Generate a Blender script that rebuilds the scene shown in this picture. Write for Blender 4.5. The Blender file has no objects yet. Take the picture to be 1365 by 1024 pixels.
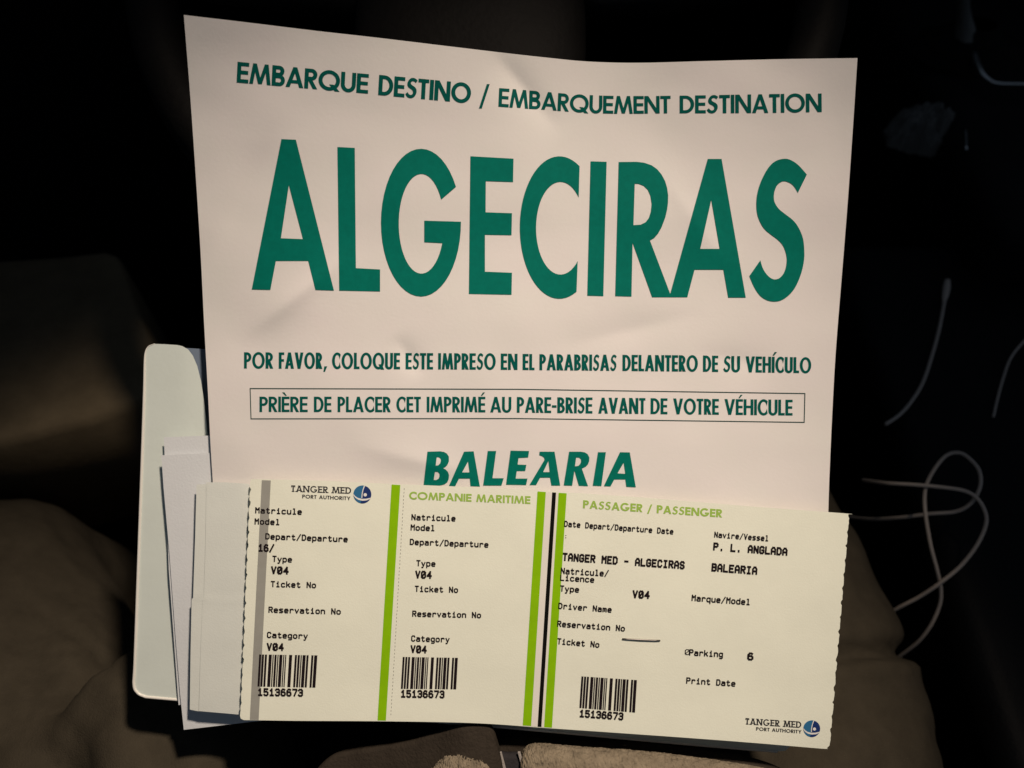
import bpy, bmesh, math, random
from mathutils import Vector, Matrix, noise
from mathutils.geometry import delaunay_2d_cdt
random.seed(4)
S = bpy.context.scene
COL = S.collection

# ------------------------------------------------------------------ camera, light, exposure
PITCH = math.radians(55.0)
CAM = Vector((0.0, 0.244, 0.915))
RIGHT = Vector((1, 0, 0))
FWD = Vector((0, math.cos(PITCH), -math.sin(PITCH)))
UP = Vector((0, math.sin(PITCH), math.cos(PITCH)))
HFOV = math.radians(67.0)
F = 682.5 / math.tan(HFOV / 2)

cd = bpy.data.cameras.new('camera')
cam = bpy.data.objects.new('camera', cd)
COL.objects.link(cam)
cd.sensor_fit = 'HORIZONTAL'
cd.angle = HFOV
cd.clip_start = 0.01
cd.clip_end = 50
cam.location = CAM
cam.rotation_euler = (math.pi / 2 - PITCH, 0, 0)
S.camera = cam
cd.dof.use_dof = True
cd.dof.focus_distance = 0.37
cd.dof.aperture_fstop = 7.0

w = bpy.data.worlds.new('World')
S.world = w
w.use_nodes = True
bg = w.node_tree.nodes['Background']
bg.inputs['Color'].default_value = (0.62, 0.76, 1.0, 1)
bg.inputs['Strength'].default_value = 0.05

def camspace(x, y, z):
    """camera axes (right, up, backwards) to world"""
    return CAM + RIGHT * x + UP * y - FWD * z

def area_lamp(name, loc, target, size, power, color):
    l = bpy.data.lights.new(name, 'AREA')
    l.shape = 'RECTANGLE'
    l.size, l.size_y = size
    l.energy = power
    l.color = color
    o = bpy.data.objects.new(name, l)
    COL.objects.link(o)
    o.location = loc
    o.rotation_euler = (target - loc).to_track_quat('-Z', 'Y').to_euler()
    return o
PAPER_MID = CAM + FWD * 0.37 - UP * 0.05
sp = bpy.data.lights.new('reading_lamp', 'SPOT')      # the cabin's overhead reading lamp
sp.energy = 79
sp.color = (1.0, 0.82, 0.66)
sp.spot_size = math.radians(35.5)
sp.spot_blend = 1.0
sp.shadow_soft_size = 0.045
so = bpy.data.objects.new('reading_lamp', sp)
COL.objects.link(so)
so.location = camspace(0.36, 0.80, 0.50)
AIM = camspace(-0.045, -0.165, -0.375)
so.rotation_euler = (AIM - so.location).to_track_quat('-Z', 'Y').to_euler()
area_lamp('side_window_light', camspace(-0.75, -0.25, 0.15), PAPER_MID, (0.5, 0.4), 0.7, (0.72, 0.88, 1.0))

S.view_settings.view_transform = 'Standard'
S.view_settings.look = 'None'
S.view_settings.exposure = 0.0
S.view_settings.gamma = 1.0
S.view_settings.use_curve_mapping = False
S.cycles.max_bounces = 6

# ------------------------------------------------------------------ helpers
WLOC = {}

def ray(x, y):
    return FWD + RIGHT * ((x - 682.5) / F) - UP * ((y - 512.0) / F)

def at(x, y, D):
    return CAM + ray(x, y) * D

def on_z(x, y, z):
    r = ray(x, y)
    return CAM + r * ((z - CAM.z) / r.z)

def link(o, parent=None):
    COL.objects.link(o)
    if parent:
        o.parent = parent
    return o

def make(name, verts, faces, mat, parent=None, smooth=True, origin=None):
    """ONE mesh object from world-space vertices, its origin in its own middle"""
    if origin is None:
        lo = Vector((min(v[i] for v in verts) for i in range(3)))
        hi = Vector((max(v[i] for v in verts) for i in range(3)))
        origin = (lo + hi) / 2
    me = bpy.data.meshes.new(name)
    me.from_pydata([tuple(Vector(v) - origin) for v in verts], [], faces)
    me.materials.append(mat)
    if smooth:
        me.polygons.foreach_set('use_smooth', [True] * len(me.polygons))
    me.update()
    o = bpy.data.objects.new(name, me)
    link(o, parent)
    o.location = origin - (WLOC[parent.name] if parent else Vector((0, 0, 0)))
    WLOC[o.name] = origin
    return o

def empty(name, loc):
    o = bpy.data.objects.new(name, None)
    o.empty_display_size = 0.05
    link(o)
    o.location = loc
    WLOC[o.name] = Vector(loc)
    return o

def tag(o, label=None, cat=None, group=None, kind=None):
    if label: o['label'] = label
    if cat: o['category'] = cat
    if group: o['group'] = group
    if kind: o['kind'] = kind
    return o

def inside(p, shape):
    x, y = p
    c = False
    for lp in shape:
        n = len(lp)
        j = n - 1
        for i in range(n):
            xi, yi = lp[i]; xj, yj = lp[j]
            if (yi > y) != (yj > y) and x < (xj - xi) * (y - yi) / (yj - yi) + xi:
                c = not c
            j = i
    return c

def fill(shapes, spacing=None):
    """union of shapes (each a list of loops, even-odd) -> 2D verts, triangles"""
    pts, edges = [], []
    for sh in shapes:
        for lp in sh:
            k = len(pts)
            if spacing:                       # long edges follow the curve of the sheet too
                fine = []
                for a, b in zip(lp, list(lp[1:]) + [lp[0]]):
                    a, b = Vector(a[:2]), Vector(b[:2])
                    m = max(1, int((b - a).length / spacing))
                    fine += [a.lerp(b, i / m) for i in range(m)]
                lp = fine
            n = len(lp)
            pts += [Vector(p) for p in lp]
            edges += [(k + i, k + (i + 1) % n) for i in range(n)]
    if spacing:
        xs = [p[0] for p in pts]; ys = [p[1] for p in pts]
        y = min(ys) + spacing * 0.5
        r = 0
        while y < max(ys):
            x = min(xs) + spacing * (0.5 + 0.5 * (r % 2))
            while x < max(xs):
                if any(inside((x, y), sh) for sh in shapes):
                    pts.append(Vector((x, y)))
                x += spacing
            y += spacing * 0.87
            r += 1
    vs, es, fs = delaunay_2d_cdt(pts, edges, [], 0, 1e-4)[:3]
    out = []
    for f in fs:
        c = ((vs[f[0]].x + vs[f[1]].x + vs[f[2]].x) / 3, (vs[f[0]].y + vs[f[1]].y + vs[f[2]].y) / 3)
        a = (vs[f[1]] - vs[f[0]]).cross(vs[f[2]] - vs[f[0]])
        if abs(a) > 1e-6 and any(inside(c, sh) for sh in shapes):
            out.append(tuple(f) if a < 0 else (f[0], f[2], f[1]))   # y down: face the camera
    return vs, out

class Print:
    """ink lying on a sheet: gathers flat shapes drawn on the surface D(x, y)"""
    def __init__(self, D, off=0.00012, spacing=14):
        self.D, self.off, self.sp = D, off, spacing
        self.v, self.f, self.n = [], [], []
    def normal(self, x, y):
        e = 1.5
        dx = at(x + e, y, self.D(x + e, y)) - at(x - e, y, self.D(x - e, y))
        dy = at(x, y + e, self.D(x, y + e)) - at(x, y - e, self.D(x, y - e))
        return dy.cross(dx).normalized()
    def add(self, shapes):
        vs, fs = fill(shapes, self.sp)
        k = len(self.v)
        self.v += [at(p.x, p.y, self.D(p.x, p.y) - self.off) for p in vs]
        self.n += [self.normal(p.x, p.y) for p in vs]
        self.f += [tuple(i + k for i in f) for f in fs]
    def poly(self, *loops):
        self.add([list(loops)])
    def build(self, name, mat, parent):
        o = make(name, self.v, self.f, mat, parent)
        o.data.normals_split_custom_set_from_vertices([tuple(n) for n in self.n])   # lies smoothly on its sheet
        return o

def sheet(name, outline, D, thick, mat, parent=None, spacing=10):
    vs, fs = fill([[outline]], spacing)
    n = len(vs)
    V = [at(p.x, p.y, D(p.x, p.y)) for p in vs] + [at(p.x, p.y, D(p.x, p.y) + thick) for p in vs]
    Fc = list(fs) + [(f[2] + n, f[1] + n, f[0] + n) for f in fs]
    cnt = {}
    for f in fs:
        for a, b in ((f[0], f[1]), (f[1], f[2]), (f[2], f[0])):
            cnt[(a, b)] = 1
    for (a, b) in list(cnt):
        if (b, a) not in cnt:
            k = len(V)
            V += [V[a], V[b], V[b + n], V[a + n]]
            Fc.append((k + 1, k, k + 3, k + 2))
    o = make(name, V, Fc, mat, parent)
    pn = Print(D)
    top = [pn.normal(p.x, p.y) for p in vs]
    nrm = [tuple(n_) for n_ in top] + [tuple(-n_) for n_ in top]
    for k in range(2 * n, len(V), 4):
        q = (V[k] - V[k + 1]).cross(V[k + 3] - V[k]).normalized()
        nrm += [tuple(q)] * 4
    o.data.normals_split_custom_set_from_vertices(nrm)
    return o

def tube(path, r, seg=10, radii=None, cap=True):
    V, Fc = [], []
    n = len(path)
    prev = None
    for i, p in enumerate(path):
        t = (path[min(i + 1, n - 1)] - path[max(i - 1, 0)]).normalized()
        if prev is None:
            a = t.orthogonal().normalized()
        else:
            a = (prev - t * prev.dot(t)).normalized()
        prev = a
        b = t.cross(a)
        rr = radii[i] if radii else r
        for k in range(seg):
            an = 2 * math.pi * k / seg
            V.append(p + (a * math.cos(an) + b * math.sin(an)) * rr)
    for i in range(n - 1):
        for k in range(seg):
            k2 = (k + 1) % seg
            Fc.append((i * seg + k, i * seg + k2, (i + 1) * seg + k2, (i + 1) * seg + k))
    if cap:
        Fc.append(tuple(range(seg - 1, -1, -1)))
        Fc.append(tuple((n - 1) * seg + k for k in range(seg)))
    return V, Fc

def spline(pts, n=12):
    pts = [Vector(p) for p in pts]
    P = [pts[0] * 2 - pts[1]] + pts + [pts[-1] * 2 - pts[-2]]
    out = []
    for i in range(1, len(P) - 2):
        for k in range(n):
            t = k / n
            a, b, c, d = P[i - 1], P[i], P[i + 1], P[i + 2]
            out.append(0.5 * ((2 * b) + (c - a) * t + (2 * a - 5 * b + 4 * c - d) * t * t + (3 * b - a - 3 * c + d) * t ** 3))
    out.append(pts[-1])
    return out

def interp(poly, x):
    if x <= poly[0][0]:
        a, b = poly[0], poly[1]
    elif x >= poly[-1][0]:
        a, b = poly[-2], poly[-1]
    else:
        for a, b in zip(poly, poly[1:]):
            if a[0] <= x <= b[0]:
                break
    return a[1] + (b[1] - a[1]) * (x - a[0]) / (b[0] - a[0])

def smooth(e0, e1, x):
    t = min(1, max(0, (x - e0) / (e1 - e0)))
    return t * t * (3 - 2 * t)

# ------------------------------------------------------------------ materials
def mat(name, color, rough=0.8, var=0.0, vscale=30, bump=0.0, bscale=300, spec=0.3, sheen=0.0, metal=0.0, bump2=None):
    m = bpy.data.materials.new(name)
    m.use_nodes = True
    nt = m.node_tree
    p = nt.nodes['Principled BSDF']
    p.inputs['Base Color'].default_value = (*color, 1)
    p.inputs['Roughness'].default_value = rough
    p.inputs['Metallic'].default_value = metal
    p.inputs['Specular IOR Level'].default_value = spec
    if sheen:
        p.inputs['Sheen Weight'].default_value = sheen
        p.inputs['Sheen Roughness'].default_value = 0.5
    tc = nt.nodes.new('ShaderNodeTexCoord')
    if var:
        nz = nt.nodes.new('ShaderNodeTexNoise')
        nz.inputs['Scale'].default_value = vscale
        nz.inputs['Detail'].default_value = 6
        nz.inputs['Roughness'].default_value = 0.65
        nt.links.new(tc.outputs['Object'], nz.inputs['Vector'])
        rp = nt.nodes.new('ShaderNodeValToRGB')
        rp.color_ramp.elements[0].position = 0.3
        rp.color_ramp.elements[1].position = 0.7
        rp.color_ramp.elements[0].color = (*[c * (1 - var) for c in color], 1)
        rp.color_ramp.elements[1].color = (*[min(1, c * (1 + var)) for c in color], 1)
        nt.links.new(nz.outputs['Fac'], rp.inputs['Fac'])
        nt.links.new(rp.outputs['Color'], p.inputs['Base Color'])
    last = None
    for bb in ([(bump, bscale)] if bump else []) + ([bump2] if bump2 else []):
        nz = nt.nodes.new('ShaderNodeTexNoise')
        nz.inputs['Scale'].default_value = bb[1]
        nz.inputs['Detail'].default_value = 5
        nt.links.new(tc.outputs['Object'], nz.inputs['Vector'])
        b = nt.nodes.new('ShaderNodeBump')
        b.inputs['Strength'].default_value = bb[0]
        b.inputs['Distance'].default_value = 0.001
        nt.links.new(nz.outputs['Fac'], b.inputs['Height'])
        if last:
            nt.links.new(last.outputs['Normal'], b.inputs['Normal'])
        last = b
    if last:
        nt.links.new(last.outputs['Normal'], p.inputs['Normal'])
    return m

M = {}
M['paper'] = mat('notice_paper', (0.72, 0.71, 0.70), 0.75, var=0.02, vscale=40, bump=0.05, bscale=700, bump2=(0.3, 22))
def two_tone(m, c0, c1):
    for nd in m.node_tree.nodes:
        if nd.bl_idname == 'ShaderNodeValToRGB':
            nd.color_ramp.elements[0].color = (*c0, 1)
            nd.color_ramp.elements[1].color = (*c1, 1)
        if nd.bl_idname == 'ShaderNodeTexNoise' and nd.inputs['Detail'].default_value == 6:
            nd.inputs['Scale'].default_value = 16
two_tone(M['paper'], (0.735, 0.70, 0.70), (0.715, 0.71, 0.685))
M['white'] = mat('office_paper', (0.69, 0.73, 0.765), 0.75, var=0.015, bump=0.1, bscale=900, bump2=(0.3, 25))
M['ticket'] = mat('ticket_card', (0.86, 0.895, 0.775), 0.6, var=0.03, vscale=25, bump=0.08, bscale=1200, bump2=(0.25, 30))
M['stub'] = mat('stub_card', (0.71, 0.755, 0.72), 0.65, var=0.025, vscale=25, bump=0.08, bscale=1200, bump2=(0.3, 35))
M['ink_green'] = mat('green_ink', (0.0, 0.155, 0.118), 0.7, var=0.08, vscale=300, spec=0.06)
M['ink_dark'] = mat('dark_green_ink', (0.0, 0.09, 0.075), 0.7, var=0.1, vscale=500, spec=0.06)
M['ink_line'] = mat('thin_line_ink', (0.02, 0.06, 0.055), 0.7, spec=0.06)
M['ink_black'] = mat('black_thermal_ink', (0.014, 0.009, 0.011), 0.7, var=0.3, vscale=900, spec=0.06)
M['ink_logo'] = mat('charcoal_ink', (0.03, 0.03, 0.035), 0.6)
M['lime'] = mat('lime_ink', (0.26, 0.55, 0.004), 0.7, var=0.05, vscale=200, spec=0.06)
M['lime_pale'] = mat('pale_lime_ink', (0.34, 0.54, 0.10), 0.7, spec=0.06, var=0.05, vscale=300)
M['grey_ink'] = mat('grey_ink', (0.34, 0.345, 0.315), 0.6, var=0.05, vscale=200)
M['white_ink'] = mat('white_stripe_ink', (0.84, 0.82, 0.76), 0.6)
M['black_ink'] = mat('black_stripe_ink', (0.006, 0.006, 0.005), 0.7, spec=0.05)
M['blue'] = mat('blue_ink', (0.03, 0.16, 0.33), 0.55)
M['navy'] = mat('navy_ink', (0.012, 0.035, 0.16), 0.55)
M['swoosh'] = mat('white_ink', (0.82, 0.82, 0.80), 0.6)
M['steel'] = mat('staple_steel', (0.22, 0.21, 0.20), 0.42, metal=1.0)
M['wallet'] = mat('white_plastic', (0.66, 0.735, 0.70), 0.42, var=0.03, vscale=30, bump=0.05, bscale=500, bump2=(0.25, 16))
M['lining'] = mat('blue_grey_lining', (0.16, 0.21, 0.29), 0.6, var=0.05)
M['rim'] = mat('plastic_rim', (0.80, 0.79, 0.74), 0.3, spec=0.5)
M['trousers'] = mat('olive_cotton', (0.050, 0.0425, 0.030), 0.9, var=0.16, vscale=60, bump=0.5, bscale=1100, bump2=(0.8, 45), spec=0.1)
M['fleece'] = mat('beige_fleece', (0.215, 0.18, 0.13), 0.95, var=0.3, vscale=160, bump=1.0, bscale=450, spec=0.1)
M['jacket_lining'] = mat('brown_lining', (0.036, 0.029, 0.022), 0.85, var=0.2, vscale=60, bump=0.6, bscale=700, bump2=(0.6, 60), spec=0.1)
M['tape'] = mat('zip_tape', (0.022, 0.02, 0.022), 0.8, bump=0.4, bscale=800)
M['zip'] = mat('zip_metal', (0.42, 0.39, 0.36), 0.45, spec=0.6)
M['black'] = mat('black_plastic', (0.005, 0.0052, 0.0056), 0.55, var=0.25, bump=0.3, bscale=400, spec=0.2)
M['leather'] = mat('black_leather', (0.0065, 0.006, 0.0055), 0.65, var=0.2, bump=0.4, bscale=260, spec=0.1)
M['carpet'] = mat('black_carpet', (0.0012, 0.0012, 0.0014), 0.95, var=0.4, vscale=120, bump=0.6, bscale=300, spec=0.05)
M['brown_trim'] = mat('brown_trim', (0.20, 0.16, 0.10), 0.85, var=0.2, vscale=25, bump=0.3, bscale=300, spec=0.15)
M['chrome'] = mat('satin_chrome', (0.8, 0.85, 0.85), 0.3, metal=1.0)
M['cable'] = mat('white_cable', (0.70, 0.62, 0.54), 0.55, spec=0.3)
M['wrapper'] = mat('grey_crumpled_plastic', (0.16, 0.165, 0.155), 0.35, spec=0.3, bump=0.5, bscale=120)

# ------------------------------------------------------------------ lettering
def seg_poly(x0, y0, x1, y1, t):
    return [(x0 - t / 2, y0), (x0 + t / 2, y0), (x1 + t / 2, y1), (x1 - t / 2, y1)]

def rect(x0, y0, x1, y1):
    return [(x0, y0), (x1, y0), (x1, y1), (x0, y1)]

def arc(cx, cy, rx, ry, a0, a1, n=22):
    return [(cx + rx * math.cos(math.radians(a0 + (a1 - a0) * i / n)), cy + ry * math.sin(math.radians(a0 + (a1 - a0) * i / n))) for i in range(n + 1)]

def smooth_part(l, n=5):
    return [(v.x, v.y) for v in spline([Vector((x, y, 0)) for x, y in l], n)]
S_RAW = [(1316,180),(1280,140),(1250,118),(1218,108),(1175,118),(1140,150),(1110,205),(1092,260),(1086,310),(1090,360),(1105,400),(1125,430),(1155,455),(1185,478),(1208,505),(1222,545),(1224,580),(1215,620),(1195,648),(1172,657),(1150,650),(1130,630),(1115,605),(1104,570),(1054,642),(1075,690),(1100,728),(1130,750),(1165,758),(1200,752),(1235,728),(1265,690),(1290,630),(1303,570),(1304,520),(1298,470),(1280,425),(1255,390),(1220,362),(1190,338),(1172,312),(1166,290),(1168,260),(1180,230),(1200,213),(1220,211),(1245,222),(1262,240),(1275,263)]

def bowl(x0, x1, y0, y1, sx, sy):
    ry = (y1 - y0) / 2
    cy = (y0 + y1) / 2
    rx = min((x1 - x0) * 0.62, ry * 1.0)
    outer = [(x0, y0)] + arc(x1 - rx, cy, rx, ry, -90, 90) + [(x0, y1)]
    inner = [(x0 + sx, y0 + sy)] + arc(x1 - rx, cy, rx - sx, ry - sy, -90, 90) + [(x0 + sx, y1 - sy)]
    return [outer, inner]

WID = dict(E=.50, M=.92, B=.56, A=.76, R=.56, Q=.92, U=.64, D=.68, S=.54, T=.50, I=.20, N=.74, O=.92, P=.54, F=.47, V=.74, C=.70, L=.45, H=.68, G=.86, Y=.66)
WID['/'] = .46; WID[','] = .22; WID['-'] = .34; WID[' '] = .30

def glyph(ch, w, sx, sy):
    """list of shapes; height 1, y up"""
    base = {'\u00c9': 'E', '\u00c8': 'E', '\u00cd': 'I'}.get(ch, ch)
    G = []
    P = lambda *l: G.append(list(l))
    if base in 'EFL':
        P(rect(0, 0, sx, 1))
        if base in 'EL': P(rect(0, 0, w, sy))
        if base in 'EF':
            P(rect(0, 1 - sy, w, 1)); P(rect(0, .5 - sy * .45, w * .95, .5 + sy * .55))
    elif base == 'T':
        P(rect(0, 1 - sy, w, 1)); P(rect(w / 2 - sx / 2, 0, w / 2 + sx / 2, 1))
    elif base == 'I':
        P(rect(w / 2 - sx / 2, 0, w / 2 + sx / 2, 1))
    elif base == 'H':
        P(rect(0, 0, sx, 1)); P(rect(w - sx, 0, w, 1)); P(rect(0, .52 - sy / 2, w, .52 + sy / 2))
    elif base == 'A':
        t, a = sx * 1.05, sx * 1.0
        P([(0, 0), (t, 0), (w / 2 + a / 2, 1), (w / 2 - a / 2, 1)])
        P([(w, 0), (w - t, 0), (w / 2 - a / 2, 1), (w / 2 + a / 2, 1)])
        y0, y1 = .20, .20 + sy * .9
        xl = lambda y: t / 2 + y * (w / 2 - t / 2)
        P([(xl(y0), y0), (w - xl(y0), y0), (w - xl(y1), y1), (xl(y1), y1)])
    elif base == 'V':
        t, a = sx * 1.05, sx * 1.0
        P([(0, 1), (t, 1), (w / 2 + a / 2, 0), (w / 2 - a / 2, 0)])
        P([(w, 1), (w - t, 1), (w / 2 - a / 2, 0), (w / 2 + a / 2, 0)])
    elif base == 'Y':
        P(rect(w / 2 - sx / 2, 0, w / 2 + sx / 2, .5))
        P(seg_poly(w / 2, .42, sx / 2, 1, sx * 1.05)); P(seg_poly(w / 2, .42, w - sx / 2, 1, sx * 1.05))
    elif base == 'N':
        P(rect(0, 0, sx, 1)); P(rect(w - sx, 0, w, 1)); P([(0, 1), (sx * 1.15, 1), (w, 0), (w - sx * 1.15, 0)])
    elif base == 'M':
        t = sx * .95
        k = w * .14
        P(seg_poly(t / 2, 0, k + t / 2, 1, t)); P(seg_poly(w - t / 2, 0, w - k - t / 2, 1, t))
        P(seg_poly(k + t / 2, 1, w / 2, 0.02, t)); P(seg_poly(w - k - t / 2, 1, w / 2, 0.02, t))
    elif base in 'OQ':
        P(arc(w / 2, .5, w / 2, .515, 0, 360, 40)[:-1], arc(w / 2, .5, w / 2 - sx, .515 - sy, 0, 360, 40)[:-1])
        if base == 'Q': P([(w * .50, .30), (w * .50 + sx * 1.15, .30), (w * 1.0, -.03), (w * 1.0 - sx * 1.2, -.03)])
    elif base in 'CG':
        rx = w * .5 if base == 'G' else w * .60
        if base == 'C':
            xc = w
            ao = math.degrees(math.acos(min(1, (xc - rx) / rx)))
            ai = math.degrees(math.acos(min(1, (xc - rx) / (rx - sx)))) if (xc - rx) < (rx - sx) else 12
            P(arc(rx, .5, rx, .515, ao, 360 - ao, 34) + arc(rx, .5, rx - sx, .515 - sy, 360 - ai, ai, 34))
        else:
            P(arc(rx, .5, rx, .515, 40, 360, 34) + [(w * .54, .5), (w * .54, .5 - sy * .9), (w - sx, .5 - sy * .9)] + arc(rx, .5, rx - sx, .515 - sy, 340, 48, 34))
    elif base == 'D':
        P(*bowl(0, w, 0, 1, sx, sy))
    elif base == 'P':
        P(rect(0, 0, sx, 1)); P(*bowl(0, w, .40, 1, sx, sy))
    elif base == 'R':
        P(rect(0, 0, sx, 1)); P(*bowl(0, w * .96, .42, 1, sx, sy)); P(seg_poly(w * .42, .45, w - sx * .55, 0, sx * 1.1))
    elif base == 'B':
        P(*bowl(0, w * .93, 1 - .48 - sy * .25, 1, sx, sy)); P(*bowl(0, w, 0, .52 + sy * .25, sx, sy))
    elif base == 'U':
        r = w / 2
        ry = min(.5, r * 1.05)
        P([(0, 1), (0, ry)] + arc(r, ry - .015, r, ry, 180, 360) + [(w, ry), (w, 1), (w - sx, 1), (w - sx, ry)] + arc(r, ry - .015, r - sx, ry - sy, 360, 180) + [(sx, ry), (sx, 1)])
    elif base == 'S':
        P([((x - 1054) / 262 * w, 1.01 - (y - 108) / 650 * 1.02) for x, y in S_RAW])
    elif base == '/':
        P(seg_poly(sx * .4, -.16, w - sx * .4, 1.04, sx * .8))
    elif base == ',':
        P([(0, -.18), (sx * .5, -.18), (sx * 1.2, .16), (sx * .3, .16)])
    elif base == '-':
        P(rect(0, .34, w, .34 + sy))
    if ch == '\u00c9': P([(w * .35, 1.06), (w * .55, 1.06), (w * .95, 1.28), (w * .65, 1.28)])
    if ch == '\u00c8': P([(w * .65, 1.06), (w * .45, 1.06), (w * .05, 1.28), (w * .35, 1.28)])
    if ch == '\u00cd': P([(w * .5 - .05, 1.07), (w * .5 + .05, 1.07), (w * .5 + .24, 1.30), (w * .5 + .08, 1.30)])
    return G

SERIF = dict(T=([.5], [0, 1]), A=([0, 1], [.5]), N=([0], [0, 1]), M=([0, 1], [.1, .9]), E=([0], [0]), R=([0, 1], [0]), D=([0], [0]), G=([], []))

def sans_word(pr, text, base, top, x0, x1, sx=.2, sy=.18, gap=.08, slab=False):
    """text filling x0..x1 between the base and top curves (y as a function of x, pixels)"""
    yb0 = interp(base, (x0 + x1) / 2); yt0 = interp(top, (x0 + x1) / 2)
    H = yb0 - yt0
    L = (x1 - x0) / H
    W = [WID[{'\u00c9': 'E', '\u00c8': 'E', '\u00cd': 'I'}.get(c, c)] for c in text]
    fixed = gap * (len(text) - 1)
    narrow = sum(max(sx, 0) for c in text if c in 'I\u00cd')
    k = (L - fixed - narrow) / sum(wd for c, wd in zip(text, W) if c not in 'I\u00cd')
    x = 0.0
    for c, wd in zip(text, W):
        ww = sx if c in 'I\u00cd' else wd * k
        # open letters tuck together
        if c != ' ':
            shapes = glyph(c, ww, sx, sy)
            if slab and c in SERIF:
                for pos in SERIF[c][0]:
                    cx = pos * (ww - sx) + sx / 2
                    shapes.append([rect(cx - sx * 1.05, 0, cx + sx * 1.05, sy * .8)])
                for pos in SERIF[c][1]:
                    cx = pos * (ww - sx) + sx / 2
                    if c == 'T':
                        cx2 = pos * (ww - sx * .7) + sx * .35
                        shapes.append([rect(cx2 - sx * .35, .70, cx2 + sx * .35, 1)])
                    else:
                        shapes.append([rect(cx - sx * 1.0, 1 - sy * .8, cx + sx * 1.0, 1)])
            out = []
            for sh in shapes:
                loops = []
                for lp in sh:
                    q = []
                    for (a, b) in lp:
                        px = x0 + (x + a) * H
                        yb, yt = interp(base, px), interp(top, px)
                        slope = (interp(base, px + 4) - interp(base, px - 4)) / 8
                        q.append((px + slope * (yb - yt) * b * 0.6, yb + (yt - yb) * b))
                    loops.append(q)
                out.append(loops)
            pr.add(out)
        x += ww + gap

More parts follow.
